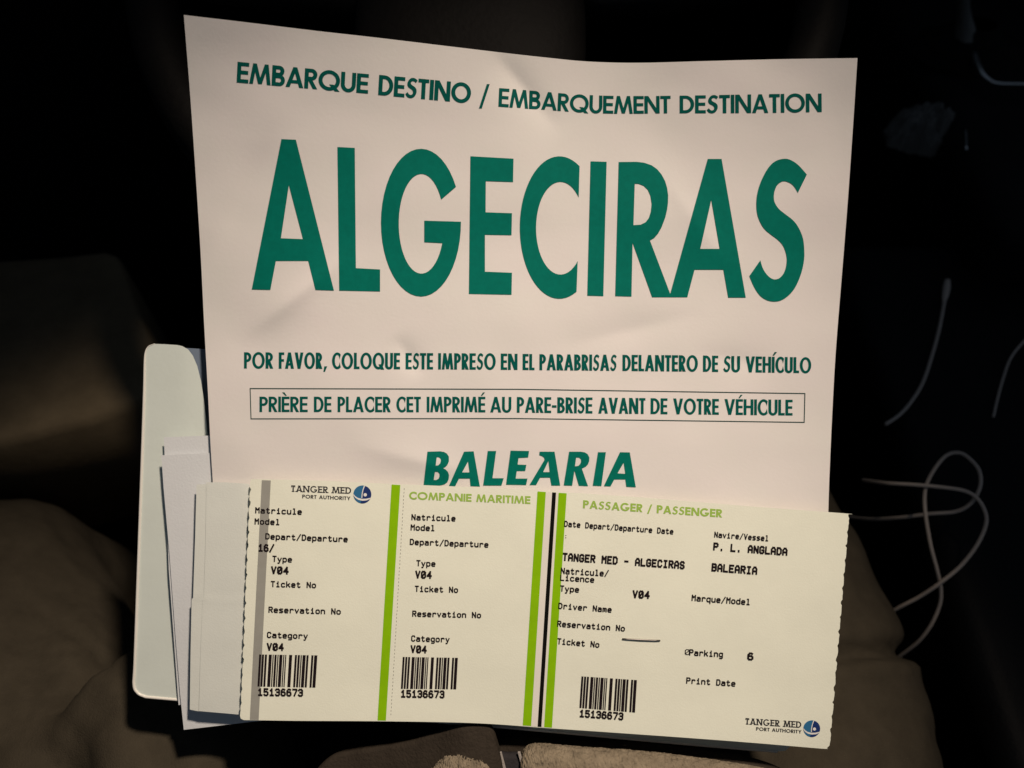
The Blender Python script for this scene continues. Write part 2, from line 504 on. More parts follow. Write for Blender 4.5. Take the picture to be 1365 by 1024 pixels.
MONO = {
 'A': [[(0,0),(0,4.2),(1.2,6),(2.8,6),(4,4.2),(4,0)],[(0,2.4),(4,2.4)]],
 'B': [[(0,0),(0,6),(3,6),(3.9,5.2),(3.9,3.9),(3,3.2),(0,3.2)],[(3,3.2),(4,2.4),(4,.9),(3,0),(0,0)]],
 'C': [[(4,4.8),(3,6),(1,6),(0,5),(0,1),(1,0),(3,0),(4,1.2)]],
 'D': [[(0,0),(0,6),(2.6,6),(4,4.6),(4,1.4),(2.6,0),(0,0)]],
 'E': [[(4,6),(0,6),(0,0),(4,0)],[(0,3.1),(3.2,3.1)]],
 'G': [[(4,5),(3,6),(1,6),(0,5),(0,1),(1,0),(3,0),(4,1),(4,2.8),(2.2,2.8)]],
 'I': [[(.6,6),(3.4,6)],[(.6,0),(3.4,0)],[(2,6),(2,0)]],
 'L': [[(0,6),(0,0),(4,0)]],
 'M': [[(0,0),(0,6),(2,3.4),(4,6),(4,0)]],
 'N': [[(0,0),(0,6),(4,0),(4,6)]],
 'P': [[(0,0),(0,6),(3,6),(4,5.1),(4,3.8),(3,2.9),(0,2.9)]],
 'R': [[(0,0),(0,6),(3,6),(4,5.1),(4,3.9),(3,3),(0,3)],[(1.8,3),(4,0)]],
 'S': [[(4,5),(3,6),(1,6),(0,5),(0,4),(1,3.2),(3,2.8),(4,2),(4,1),(3,0),(1,0),(0,1)]],
 'T': [[(0,6),(4,6)],[(2,6),(2,0)]],
 'V': [[(0,6),(2,0),(4,6)]],
 'a': [[(.4,4),(3,4),(4,3.2),(4,0)],[(4,2.4),(1,2.4),(0,1.7),(0,.7),(.8,0),(3,0),(4,.8)]],
 'c': [[(3.8,3.6),(3,4.1),(1,4.1),(0,3.1),(0,1),(1,0),(3,0),(3.9,.5)]],
 'd': [[(4,6),(4,0)],[(4,3.1),(3,4.1),(1,4.1),(0,3.1),(0,1),(1,0),(3,0),(4,1)]],
 'e': [[(0,2.1),(4,2.1),(4,3.1),(3,4.1),(1,4.1),(0,3.1),(0,1),(1,0),(3.6,0)]],
 'g': [[(4,4),(4,-1.2),(3.2,-1.9),(.6,-1.9)],[(4,3.1),(3,4.1),(1,4.1),(0,3.1),(0,1.2),(1,.3),(3,.3),(4,1.2)]],
 'i': [[(.8,4),(2,4),(2,0)],[(.6,0),(3.4,0)],[(2,5.4),(2,5.9)]],
 'k': [[(0,6),(0,0)],[(3.6,4),(0,1.7)],[(1.4,2.6),(4,0)]],
 'l': [[(.8,6),(2,6),(2,0)],[(.6,0),(3.4,0)]],
 'm': [[(0,0),(0,4.1)],[(0,3.4),(1,4.1),(2,3.4),(2,.6)],[(2,3.4),(3,4.1),(4,3.4),(4,0)]],
 'n': [[(0,0),(0,4.1)],[(0,3),(1.4,4.1),(3,4.1),(4,3.1),(4,0)]],
 'o': [[(0,1),(0,3.1),(1,4.1),(3,4.1),(4,3.1),(4,1),(3,0),(1,0),(0,1)]],
 'p': [[(0,-2),(0,4.1)],[(0,3.1),(1,4.1),(3,4.1),(4,3.1),(4,1),(3,0),(1,0),(0,1)]],
 'q': [[(4,-2),(4,4.1)],[(4,3.1),(3,4.1),(1,4.1),(0,3.1),(0,1),(1,0),(3,0),(4,1)]],
 'r': [[(.4,0),(.4,4.1)],[(.4,2.7),(1.8,4.1),(3.2,4.1),(4,3.4)]],
 's': [[(3.8,4.1),(1,4.1),(0,3.4),(.8,2.3),(3.2,1.9),(4,1),(3,0),(.2,0)]],
 't': [[(1.4,5.6),(1.4,.8),(2.2,0),(3.2,0),(3.9,.6)],[(.2,4.1),(3.4,4.1)]],
 'u': [[(0,4.1),(0,1),(1,0),(2.6,0),(4,1.2)],[(4,4.1),(4,0)]],
 'v': [[(0,4.1),(2,0),(4,4.1)]],
 'y': [[(0,4.1),(2,.2)],[(4,4.1),(1.4,-1.9),(.2,-1.9)]],
 '/': [[(0,-.6),(4,6.4)]],
 '-': [[(.3,2.8),(3.7,2.8)]],
 '.': [[(1.8,0),(2.2,0)],[(1.8,.5),(2.2,.5)]],
 '0': [[(0,1),(0,5),(1,6),(3,6),(4,5),(4,1),(3,0),(1,0),(0,1)],[(.4,1),(3.6,5)]],
 '1': [[(.6,4.6),(2.1,6),(2.1,0)],[(.4,0),(3.8,0)]],
 '3': [[(0,5.2),(1,6),(3,6),(4,5.1),(4,4),(3,3.2),(1.4,3.2)],[(3,3.2),(4,2.3),(4,.9),(3,0),(1,0),(0,.8)]],
 '4': [[(3,0),(3,6),(0,2),(4.2,2)]],
 '5': [[(3.8,6),(.2,6),(.1,3.4),(2.8,3.6),(4,2.6),(4,1),(3,0),(1,0),(0,.8)]],
 '6': [[(3.6,5.6),(2.6,6),(1.2,6),(0,4.4),(0,1),(1,0),(3,0),(4,1),(4,2.4),(3,3.4),(1,3.4),(0,2.4)]],
 '7': [[(0,6),(4,6),(4,5),(1.6,0)]],
 ':': [[(1.8,.6),(2.2,.6)],[(1.8,3.2),(2.2,3.2)]],
}

def mono_line(pr, text, p0, p1, h, pen=.95):
    """dot-printer text whose baseline runs p0 -> p1 (pixels), capitals h pixels tall"""
    n = len(text)
    d = Vector((p1[0] - p0[0], p1[1] - p0[1]))
    adv = d / (n - .22)            # last cell ends at its glyph
    u = adv / 6.0 * 1.0
    up = Vector((adv.y, -adv.x)).normalized() * (h / 6.9)
    up.x += (h / 6.9) * -0.0
    cell = adv * .78 / 5.0
    for i, c in enumerate(text):
        if c == ' ':
            continue
        o = Vector(p0) + adv * i
        shapes = []
        for pl in MONO[c]:
            for a, b in zip(pl, pl[1:]):
                a = Vector(a); b = Vector(b)
                t = (b - a).normalized() * pen / 2
                s = Vector((-t.y, t.x))
                q = [a - t * .8 + s, b + t * .8 + s, b + t * .8 - s, a - t * .8 - s]
                shapes.append([[tuple(o + cell * (v.x + .5) + up * (v.y + .45)) for v in q]])
        pr.add(shapes)

def barcode(pr, tl, tr, bl, br):
    bars = [2,1,2,1,2,2,3,1,1,1,2,1,1,1,3,1,1,1,1,3,3,3,2,1,2,1,1,1,3,1,2,3,2,1,3]
    tot = sum(bars)
    tl, tr, bl, br = (Vector(p) for p in (tl, tr, bl, br))
    x = 0
    for i, b in enumerate(bars):
        if i % 2 == 0:
            a, c = (x - .06) / tot, (x + b + .06) / tot
            pr.poly([tuple(tl.lerp(tr, a)), tuple(tl.lerp(tr, c)), tuple(bl.lerp(br, c)), tuple(bl.lerp(br, a))])
        x += b

# ------------------------------------------------------------------ surfaces of the paper pile (depth along the view, metres)
def Dbase(x, y):
    return (0.371 + 0.004 * (y - 640) / 320) * (1 + 0.03 * (x - 690) / 860)

def tent(x):
    d = (x - 790) / (545 if x < 790 else 353)
    d = abs(d)
    r = 0.12
    return 1 - (math.sqrt(d * d + r * r) - r)

def Dnotice(x, y):
    v = min(1.1, max(-.05, (y - 20) / 660))
    g = 1 - abs(1 - v) ** 2.9 if v < 1 else 1
    D = 0.3425 + 0.032 * g
    D *= 1 + 0.03 * (x - 690) / 860
    D += 0.021 * max(0, tent(x)) * (max(0, 1 - v)) ** 1.6
    # handling creases and waviness
    D += 0.0017 * noise.noise((x / 190.0, y / 150.0, 3.1)) + 0.0004 * noise.noise((x / 70.0, y / 60.0, 9.7))
    for (cx, cy, dx, dy, wd, amp) in CREASES:
        ax, ay = x - cx, y - cy
        L = math.hypot(dx, dy)
        t = (ax * dx + ay * dy) / (L * L)
        s = (ax * dy - ay * dx) / L
        if abs(t) < 1.2:
            D += amp * (math.exp(-(math.sqrt(s * s + 49) - 7) / wd)) * max(0, 1 - t * t / 1.44) ** 2
    return D
CREASES = [(395, 395, 70, -55, 16, -0.0024), (700, 120, 45, 55, 18, 0.0026), (545, 475, 18, 26, 10, 0.0014), (980, 480, 60, 10, 16, 0.0012), (560, 615, 90, 22, 22, -0.0018), (840, 440, 90, -20, 20, 0.0013), (330, 250, 40, -90, 20, 0.0012), (930, 300, -50, -70, 20, -0.0012)]

def Dticket(x, y):
    return Dbase(x, y) - 0.0035 + 0.0025 * math.exp(-((x - 640) / 190.0) ** 2) - 0.001 * smooth(900, 1000, y) + 0.00025 * noise.noise((x / 90.0, y / 70.0, 1.3))
def Dstub(x, y):
    return Dbase(x, y) + 0.0006 + 0.0003 * noise.noise((x / 60.0, y / 60.0, 5.0)) - 0.00012 * math.exp(-abs(y - 797 - (x - 260) * .05) / 5.0)
def Dstub2(x, y):
    return Dbase(x, y) + 0.0011 - 0.00012 * math.exp(-abs(y - 797 - (x - 260) * .05) / 5.0)
def Dsheet1(x, y):
    return Dbase(x, y) + 0.0066 + 0.0004 * noise.noise((x / 90.0, y / 120.0, 2.0)) + 0.002 * smooth(760, 960, y)
def Dsheet2(x, y):
    return Dbase(x, y) + 0.0082 + 0.002 * smooth(760, 960, y)
def Dwallet(x, y):
    return Dbase(x, y) + 0.0130 + 0.0007 * noise.noise((x / 150.0, y / 130.0, 7.0)) + 0.0015 * smooth(240, 290, x)

# ------------------------------------------------------------------ the car around it (setting)
def box(name, lo, hi, m, parent=None, bevel=0.02, seg=4):
    bm = bmesh.new()
    bmesh.ops.create_cube(bm, size=1)
    lo, hi = Vector(lo), Vector(hi)
    for v in bm.verts:
        v.co = Vector([(hi[i] - lo[i]) * v.co[i] for i in range(3)])
    if bevel:
        bmesh.ops.bevel(bm, geom=bm.edges[:] , offset=bevel, segments=seg, affect='EDGES', profile=.5)
    vs = [v.co.copy() + (lo + hi) / 2 for v in bm.verts]
    bm.verts.index_update()
    fs = [tuple(v.index for v in f.verts) for f in bm.faces]
    bm.free()
    return make(name, vs, fs, m, parent)

tag(box('floor', (-0.75, -0.9, -0.06), (1.6, 1.6, 0.0), M['carpet'], bevel=0), kind='structure')
tag(box('bulkhead', (-0.75, 1.45, 0.0), (1.6, 1.6, 1.0), M['carpet'], bevel=0), kind='structure')

car = empty('car', (0.1, 0.4, 0.0))
tag(car, 'dark car cabin around the lap, steering wheel behind the notice, console on the right', 'car')
door = box('door', (-0.60, -0.6, 0.0), (-0.50, 1.45, 0.85), M['black'], car)

def slab_from_outline(name, pix, z, drop, m, parent=None, rnd=0.004):
    """solid with its top at height z and its outline given where the photo shows the edge"""
    top = [on_z(x, y, z) for x, y in pix]
    n = len(top)
    c = sum(top, Vector()) / n
    lv = []
    for k, (dz, sh) in enumerate([(0, .94), (-.002, .975), (-.010, 1.0), (-drop, 1.0)]):
        lv.append([c + (p - c) * sh + Vector((0, 0, dz)) for p in top])
    V = [p for l in lv for p in l]
    Fc = [tuple(range(n))[::-1]]
    for k in range(3):
        for i in range(n):
            j = (i + 1) % n
            Fc.append((k * n + i, k * n + j, (k + 1) * n + j, (k + 1) * n + i))
    Fc.append(tuple(3 * n + i for i in range(n)))
    return make(name, V, Fc, m, parent)

pocket = slab_from_outline('armrest', [(-160, 350), (0, 345), (80, 340), (140, 333), (156, 338), (168, 366), (184, 410), (200, 450), (206, 490), (196, 530), (120, 560), (0, 590), (-160, 620)], 0.385, 0.16, M['brown_trim'], door)

seat = box('seat', (-0.30, -0.45, 0.02), (0.30, 0.50, 0.225), M['leather'], car, 0.05, 5)

con = box('centre_console', (0.315, -0.5, 0.0), (0.66, 0.80, 0.372), M['black'], car, 0.02)
box('console_riser', (0.43, 0.74, 0.0), (0.80, 1.35, 0.44), M['black'], con, 0.03)
zc = 0.455
tp = spline([on_z(x, y, zc) for x, y in [(1295, 40), (1296, 58), (1300, 78), (1306, 94), (1316, 105), (1330, 111), (1365, 112), (1420, 112)]], 8)
V, Fc = tube(tp, 0.002, radii=[0.0012 + 0.0022 * math.exp(-((i - 20) / 14.0) ** 2) for i in range(len(tp))])
make('trim_strip', V, Fc, M['chrome'], con)
V, Fc = tube(spline([on_z(x, y, zc - .02) for x, y in [(1280, 88), (1283, 120), (1287, 160), (1288, 200)]], 8), 0.0011)
make('trim_strip', V, Fc, M['chrome'], con)

# gear lever: shaft and gaiter at the top right
pth = spline([on_z(1289, 75, 0.445), on_z(1286, 40, 0.47), on_z(1284, 8, 0.50), on_z(1284, -30, 0.54)], 6)
V, Fc = tube(pth, 0.01, 14, radii=[0.013 - 0.007 * smooth(0, 12, i) for i in range(len(pth))])
gl = make('gear_lever', V, Fc, M['wrapper'], car)
c = on_z(1287, 70, 0.44)
V, Fc = [], []
for i in range(9):
    r = 0.045 * (1 - i / 9.0) + 0.012
    for k in range(28):
        a = 2 * math.pi * k / 28
        rr = r * (1 + .10 * math.sin(3 * a + i) * (i % 2) + .06 * noise.noise((math.cos(a) * 2, math.sin(a) * 2, i * .7)))
        V.append(c + Vector((rr * math.cos(a), rr * math.sin(a) * .8, 0.004 * i + (.003 if i % 2 else 0))))
for i in range(8):
    for k in range(28):
        Fc.append((i * 28 + k, i * 28 + (k + 1) % 28, (i + 1) * 28 + (k + 1) % 28, (i + 1) * 28 + k))
make('gaiter', V, Fc, M['leather'], gl)

# steering wheel behind the notice
wc = at(650, -60, 0.445)
wn = (-FWD * .97 + UP * .22).normalized()
wr = RIGHT
wu = wn.cross(wr).normalized()
ring = [wc + (wr * math.cos(2 * math.pi * k / 72) + wu * math.sin(2 * math.pi * k / 72)) * 0.192 for k in range(72)]
V, Fc = [], []
for i, p in enumerate(ring):
    rd = (p - wc).normalized()
    for k in range(14):
        a = 2 * math.pi * k / 14
        V.append(p + rd * math.cos(a) * .014 + wn * math.sin(a) * .016)
for i in range(72):
    for k in range(14):
        i2, k2 = (i + 1) % 72, (k + 1) % 14
        Fc.append((i * 14 + k, i2 * 14 + k, i2 * 14 + k2, i * 14 + k2))
wheel = make('steering_wheel', V, Fc, M['leather'], car)
hc = at(628, 45, 0.455)
V, Fc = [], []
NR, NA = 12, 56
for i in range(NR + 1):
    f = i / NR
    for k in range(NA):
        a = 2 * math.pi * k / NA
        ex = 2 / 3.2
        cx = math.copysign(abs(math.cos(a)) ** ex, math.cos(a)); sx_ = math.copysign(abs(math.sin(a)) ** ex, math.sin(a))
        rad = math.sin(f * math.pi / 2)
        V.append(hc + wr * cx * rad * .067 + wu * sx_ * rad * .075 + wn * (.034 * math.cos(f * math.pi / 2) ** .6))
for i in range(NR):
    for k in range(NA):
        k2 = (k + 1) % NA
        Fc.append((i * NA + k, (i + 1) * NA + k, (i + 1) * NA + k2, i * NA + k2))
make('hub', V, Fc, M['leather'], wheel)
for s in (-1, 1):
    V, Fc = tube([hc + wr * s * .05 + wu * .02, wc + wr * s * .185 + wu * -.01], .014, 10)
    make('spoke', V, Fc, M['black'], wheel)

# crumpled grey wrapper on the console
V, Fc = [], []
wa, wb = on_z(1178, 190, .40), on_z(1285, 198, .40)
NX, NY = 34, 18
for j in range(NY + 1):
    for i in range(NX + 1):
        u, v = i / NX, j / NY
        ex = wb - wa
        side = Vector((0, 1, 0)) * 0.055
        p = wa + ex * u + side * (v - .35) * (0.35 + math.sin(math.pi * u) * .75)
        hgt = .030 * math.sin(math.pi * min(1, u * 1.0)) ** .8 * math.sin(math.pi * v) ** .7
        hgt += .022 * abs(noise.noise((u * 6, v * 4, 2.2))) + .010 * abs(noise.noise((u * 14, v * 9, 4.2)))
        V.append(p + Vector((0, 0, hgt * (1 if 0 < v < 1 else .3))))
for j in range(NY):
    for i in range(NX):
        a = j * (NX + 1) + i
        Fc.append((a, a + 1, a + NX + 2, a + NX + 1))
wrp = make('crumpled_wrapper', V, Fc, M['wrapper'], smooth=False)
so = wrp.modifiers.new('thickness', 'SOLIDIFY'); so.thickness = 0.0006
tag(wrp, 'crumpled grey wrapper lying in the dark right of the notice', 'wrapper')

# ------------------------------------------------------------------ the person: trousers and fleece jacket
def limb(path, radii, ky=0.9, seg=40, n=14):
    """lofted limb: list of centres with half-widths"""
    ps = spline(path, n)
    rs = [v.x for v in spline([Vector((r, 0, 0)) for r in radii], n)]
    return tube(ps, 0, seg, rs)

def C(x, y, D):
    return at(x, y, D)

person = empty('person', (0, 0.12, 0.29))
# centre lines in camera axes: (right, up, depth)
def cs(x, y, d):
    return camspace(x, y, -d)
RT = [cs(.10, -.40, .40), cs(.180, -.28, .51), cs(.184, -.19, .565), cs(.165, -.09, .63), cs(.150, -.04, .70), cs(.15, -.06, .84), cs(.15, -.12, 1.05)]
RR = [.105, .100, .092, .078, .066, .060, .050]
LT = [cs(-.13, -.40, .40), cs(-.258, -.30, .47), cs(-.352, -.215, .545), cs(-.400, -.17, .60), cs(-.405, -.19, .68), cs(-.40, -.26, .82), cs(-.39, -.32, 1.0)]
LR = [.108, .102, .092, .080, .070, .062, .052]
PV = [cs(-.16, -.40, .42), cs(0.0, -.37, .44), cs(.14, -.40, .42)]
bm = bmesh.new()
for pa, ra in ((RT, RR), (LT, LR), (PV, [.10, .10, .10]), ([cs(-.01, -.34, .44), cs(.03, -.26, .475), cs(.07, -.20, .55)], [.075, .055, .03]), ([cs(-.22, -.32, .45), cs(-.178, -.235, .440), cs(-.235, -.19, .475)], [.08, .060, .048])):
    V, Fc = limb(pa, ra)
    bv = [bm.verts.new(v) for v in V]
    for f in Fc:
        bm.faces.new([bv[i] for i in f])
tmp = bpy.data.meshes.new('tmp')
bm.to_mesh(tmp); bm.free()
to = bpy.data.objects.new('tmp', tmp)
COL.objects.link(to)
rm = to.modifiers.new('r', 'REMESH'); rm.mode = 'VOXEL'; rm.voxel_size = 0.0045; rm.use_smooth_shade = True
sm = to.modifiers.new('s', 'SMOOTH'); sm.iterations = 30; sm.factor = .5
dg = bpy.context.evaluated_depsgraph_get()
me = bpy.data.meshes.new_from_object(to.evaluated_get(dg))
bpy.data.objects.remove(to)
def to_cam(p):
    d = p - CAM
    return d.dot(RIGHT), d.dot(UP), d.dot(FWD)
nv = len(me.vertices)
nor = [v.normal.copy() for v in me.vertices]
for v, nn in zip(me.vertices, nor):
    p = v.co.copy()
    x, y, d = to_cam(p)
    px = 682.5 + x / d * F; py = 512 - y / d * F
    off = .0035 * noise.noise(p * 14) + .0012 * noise.noise(p * 34 + Vector((3, 1, 7))) + .0003 * noise.noise(p * 110)
    # folds across the lap
    off += .0055 * noise.noise((px / 60.0 + py / 210.0, py / 330.0, 1.7)) - .009 * max(0, .22 - abs(noise.noise((px / 120.0 - py / 150.0, py / 260.0, 6.1))))
    if px > 1000:     # pocket seam and fold of the right thigh
        q = py - 868 - 0.02 * (px - 1110) - 4 * math.sin(px / 40.0)
        off += -.011 * math.exp(-(q / 11.0) ** 2) + .0035 * math.exp(-((q - 24) / 14.0) ** 2)
        q2 = py - 898
        off += -.0012 * math.exp(-(q2 / 3.0) ** 2)
    if px < 330:      # crumple at the left hip
        k = math.exp(-((px - 80) / 70.0) ** 2 - ((py - 860) / 50.0) ** 2)
        off += .003 * k * noise.noise((px / 14.0, py / 18.0, 0))
    v.co = p + nn * off
verts = [v.co.copy() for v in me.vertices]
faces = [tuple(p.vertices) for p in me.polygons]
bpy.data.meshes.remove(me)
trousers = make('trousers', verts, faces, M['trousers'], person)

def hem_panel(name, pix, D0, m, r=0.008, thick=0.0, fuzz=0.0, ns=120, parent=person):
    """a cloth panel whose rolled upper hem follows pix, running down and back to the belly"""
    P = spline([Vector((x, y, 0)) for x, y in pix], 48 if fuzz else 16)
    V, Fc = [], []
    prof = []
    for k in range(13):                 # from underneath, over the roll, then along the body
        a = math.radians(-100 + 190 * k / 12.0)
        prof.append((r * math.sin(a) - r, r * math.cos(a) ))
    for k in range(1, 26):
        prof.append((-r - 0 + r - 0.0046 * k - r * 0, r * math.cos(math.radians(90)) + .0 + 0.0006 * k))
    prof2 = []
    NP = 60 if fuzz else 14
    for k in range(NP + 1):
        a = math.pi * k / NP            # back (deep) -> top -> front
        prof2.append((-r + r * math.sin(a), -r * math.cos(a)))
    for k in range(1, 30):
        prof2.append((-r - .004 * k, r + .0012 * k))
    n = len(prof2)
    for i, q in enumerate(P):
        c0 = at(q.x, q.y, D0(q.x))
        for (u, tw) in prof2:
            p = c0 + UP * u - FWD * tw
            if fuzz:
                p += (-FWD * .7 + UP * .7) * fuzz * (.45 * noise.noise(p * 420) + .55 * noise.noise(p * 1100) + .35 * noise.noise(p * 2100) + .5 * noise.noise(p * 90))
            V.append(p)
    for i in range(len(P) - 1):
        for k in range(n - 1):
            a = i * n + k
            Fc.append((a, a + n, a + n + 1, a + 1))
    o = make(name, V, Fc, m, parent)
    return o

inner = hem_panel('waistband', [(610, 1052), (640, 1012), (664, 986), (690, 982), (760, 984), (850, 988), (940, 1000), (1020, 1016), (1080, 1046)], lambda x: .393, M['jacket_lining'], .005)
hem_panel('jacket_flap', [(395, 1060), (425, 1022), (448, 1004), (480, 996), (540, 988), (585, 975), (618, 966), (646, 962), (656, 968), (664, 990), (672, 1020), (676, 1050)], lambda x: .391 - .0135 * smooth(470, 640, x) + .002 * noise.noise((x / 40.0, 0, 0)), M['jacket_lining'], .0028)
hem_panel('jacket_flap', [(545, 1062), (566, 1032), (590, 1011), (617, 993), (640, 978), (650, 973), (658, 980), (668, 1010), (674, 1050)], lambda x: .3758 + .0010 * noise.noise((x / 30.0, 0, 0)), M['jacket_lining'], .0022)
fl = hem_panel('fleece_panel', [(552, 1046), (576, 1024), (596, 1006), (620, 1001), (642, 1002), (655, 1014), (664, 1040)], lambda x: .3755, M['fleece'], .0075, fuzz=.0016)
fr = hem_panel('fleece_panel', [(694, 1040), (694, 1012), (702, 997), (718, 993), (750, 996), (800, 1000), (860, 1004), (920, 1011), (970, 1018), (1020, 1026), (1080, 1042)], lambda x: .378 + .0012 * noise.noise((x / 50.0, 2, 0)), M['fleece'], .0095, fuzz=.0016)
tape = hem_panel('zip_tape', [(650, 1016), (662, 1002), (676, 1003), (690, 1003), (702, 1008)], lambda x: .3805, M['tape'], .003)
for x0 in (672, 697):
    V, Fc = [], []
    for i in range(26):
        c0 = at(x0 - 5 + i * .5, 1003 + i * 1.9, .3768 - .0001 * i)
        for sx_ in (-1, 1):
            for su in (-1, 1):
                for sd in (-1, 1):
                    V.append(c0 + RIGHT * sx_ * .0006 + UP * su * .00022 + FWD * sd * .0006)
        k = i * 8
        Fc += [(k, k + 1, k + 3, k + 2), (k + 4, k + 6, k + 7, k + 5), (k, k + 4, k + 5, k + 1), (k + 2, k + 3, k + 7, k + 6), (k, k + 2, k + 6, k + 4), (k + 1, k + 5, k + 7, k + 3)]
    make('zip_teeth', V, Fc, M['zip'], person, smooth=False)
tag(person, 'seated person in olive trousers and beige zipped fleece, seen from the lap down', 'person')

# ------------------------------------------------------------------ cables
def cable(name, pts, r, label, plug=None):
    root = None
    P = spline([at(x, y, d) for x, y, d in pts], 12)
    V, Fc = tube(P, r, 12)
    o = make(name, V, Fc, M['cable'])
    tag(o, label, 'cable')
    if plug:
        q = spline([at(x, y, d) for x, y, d in plug], 6)
        rr = [r * (1.0 + 1.35 * math.sin(math.pi * min(1, (.12 + i / (len(q) - 1) * .95)) ) ** .6) for i in range(len(q))]
        V, Fc = tube(q, r, 14, rr)
        make('plug', V, Fc, M['cable'], o)
    return o
def dz(x, y, z):
    return (z - CAM.z) / ray(x, y).z
def cz(pts, z):
    return [(x, y, dz(x, y, z)) for x, y in pts]
cable('charging_cable', cz([(1259, 402), (1252, 438), (1242, 475), (1230, 510), (1215, 535), (1199, 553), (1180, 566)], .375), .0014,
      'thin white cable ending in a small plug, on the console right of the notice', cz([(1263, 374), (1261, 388), (1258, 404)], .376))
cable('hanging_cable', cz([(1420, 405), (1390, 432), (1365, 455), (1347, 478), (1337, 505), (1330, 530), (1324, 556)], .375), .0010,
      'short bend of grey cable at the right edge of the photo')
cable('tangled_cable', [(1085, 676, .66), (1128, 688, .645), (1160, 692, .61), (1200, 690, .58), (1240, 685, .566), (1274, 682, .56), (1294, 671, .555), (1306, 650, .553), (1306, 630, .555), (1296, 615, .56),
      (1280, 604, .565), (1262, 607, .568), (1246, 625, .566), (1234, 650, .562), (1233, 680, .552), (1240, 725, .55), (1249, 760, .552), (1254, 785, .556), (1252, 808, .56), (1238, 838, .566), (1214, 864, .58), (1170, 890, .61),
      (1140, 870, .625), (1160, 835, .60), (1195, 812, .575), (1225, 796, .562), (1252, 778, .552), (1280, 755, .548), (1302, 727, .546), (1314, 700, .547), (1313, 682, .549), (1302, 664, .55), (1284, 654, .553), (1250, 649, .557), (1215, 646, .562), (1180, 644, .575), (1150, 640, .61)], .0013,
      'long pale cable looped in a tangle beside the right thigh')

# ------------------------------------------------------------------ document wallet and loose papers
wal = empty('document_wallet', at(600, 960, Dwallet(600, 960)))
front = [(178.5, 912), (180, 880), (185, 740), (190, 600), (192.5, 520), (193, 485), (194, 470), (198, 462), (206, 458.5), (220, 459), (236, 460), (243, 461.5), (251, 466), (257, 474), (263, 488), (268, 508), (272, 535), (275, 560), (277.5, 590), (280, 640), (284, 720), (300, 800), (1076, 830), (1068, 900), (1058, 980), (1054, 994), (1047, 1001), (1036, 1002), (900, 990.5), (700, 972), (500, 955), (300, 938), (205, 930), (192, 928), (183, 923)]
sheet('front_panel', front, Dwallet, 0.0009, M['wallet'], wal, 12)
back = [(182, 912), (188, 740), (195, 520), (197, 470), (204, 462), (240, 463.5), (420, 474), (640, 488), (1080, 560), (1076, 830), (1056, 990), (1036, 998), (700, 968), (300, 934), (195, 924)]
sheet('back_panel', back, lambda x, y: Dwallet(x, y) + .004, 0.0012, M['lining'], wal, 24)
edge = [(206, 458.5), (198, 462), (194, 470), (193, 485), (192.5, 520), (190, 600), (185, 740), (180, 880), (178.5, 912), (183, 923), (192, 928), (205, 930), (300, 938), (500, 955), (700, 972), (900, 990.5), (1036, 1002)]
ed = [v for v in spline([Vector((x, y, 0)) for x, y in edge], 8)]
V, Fc = tube([at(v.x, v.y, Dwallet(v.x, v.y)) for v in ed], .0007, 10, radii=[.0002 + .0005 * smooth(0, 40, i) for i in range(len(ed))])
make('rim', V, Fc, M['rim'], wal)
tag(wal, 'white plastic document wallet with rounded corners and blue-grey lining, under the papers', 'wallet')

s2 = sheet('loose_sheet', [(218.5, 583), (284, 580.5), (400, 577), (420, 900), (238, 940), (225, 760)], Dsheet2, .00015, M['white'])
tag(s2, 'white sheet peeping highest beside the notice, just over the wallet', 'paper', group='loose sheets under the tickets')
s1 = sheet('loose_sheet', [(215, 607), (284, 604), (420, 600), (440, 950), (330, 963), (245, 973), (240, 925), (234, 850), (226, 740), (218, 650)], Dsheet1, .00018, M['white'])
tag(s1, 'white sheet whose bottom left corner sticks out below the ticket stubs', 'paper', group='loose sheets under the tickets')

# ------------------------------------------------------------------ the boarding notice
outline = []
TOPE = [(245, 20), (330, 30), (420, 41), (500, 50), (600, 62), (680, 71.5), (730, 77), (775, 81.5), (820, 83.5), (870, 83.5), (940, 81.5), (1040, 79), (1143, 77.5)]
RIGHTE = [(1143, 77.5), (1137, 170), (1130, 270), (1122, 370), (1114, 470), (1109, 560), (1105.5, 640), (1104, 690), (1103, 735)]
BOT = [(1103, 735), (900, 728), (600, 715), (289, 708)]
LEFTE = [(289, 708), (285, 660), (281, 600), (277, 520), (272, 430), (267, 330), (260, 220), (253, 120), (245, 20)]
for E in (TOPE, RIGHTE, BOT, LEFTE):
    sp = spline([Vector((x, y, 0)) for x, y in E], 6)
    outline += [(v.x, v.y) for v in sp[:-1]]
notice = sheet('boarding_notice', outline, Dnotice, .00015, M['paper'], None, 6)
tag(notice, 'large white paper notice printed ALGECIRAS in big green capitals', 'notice')

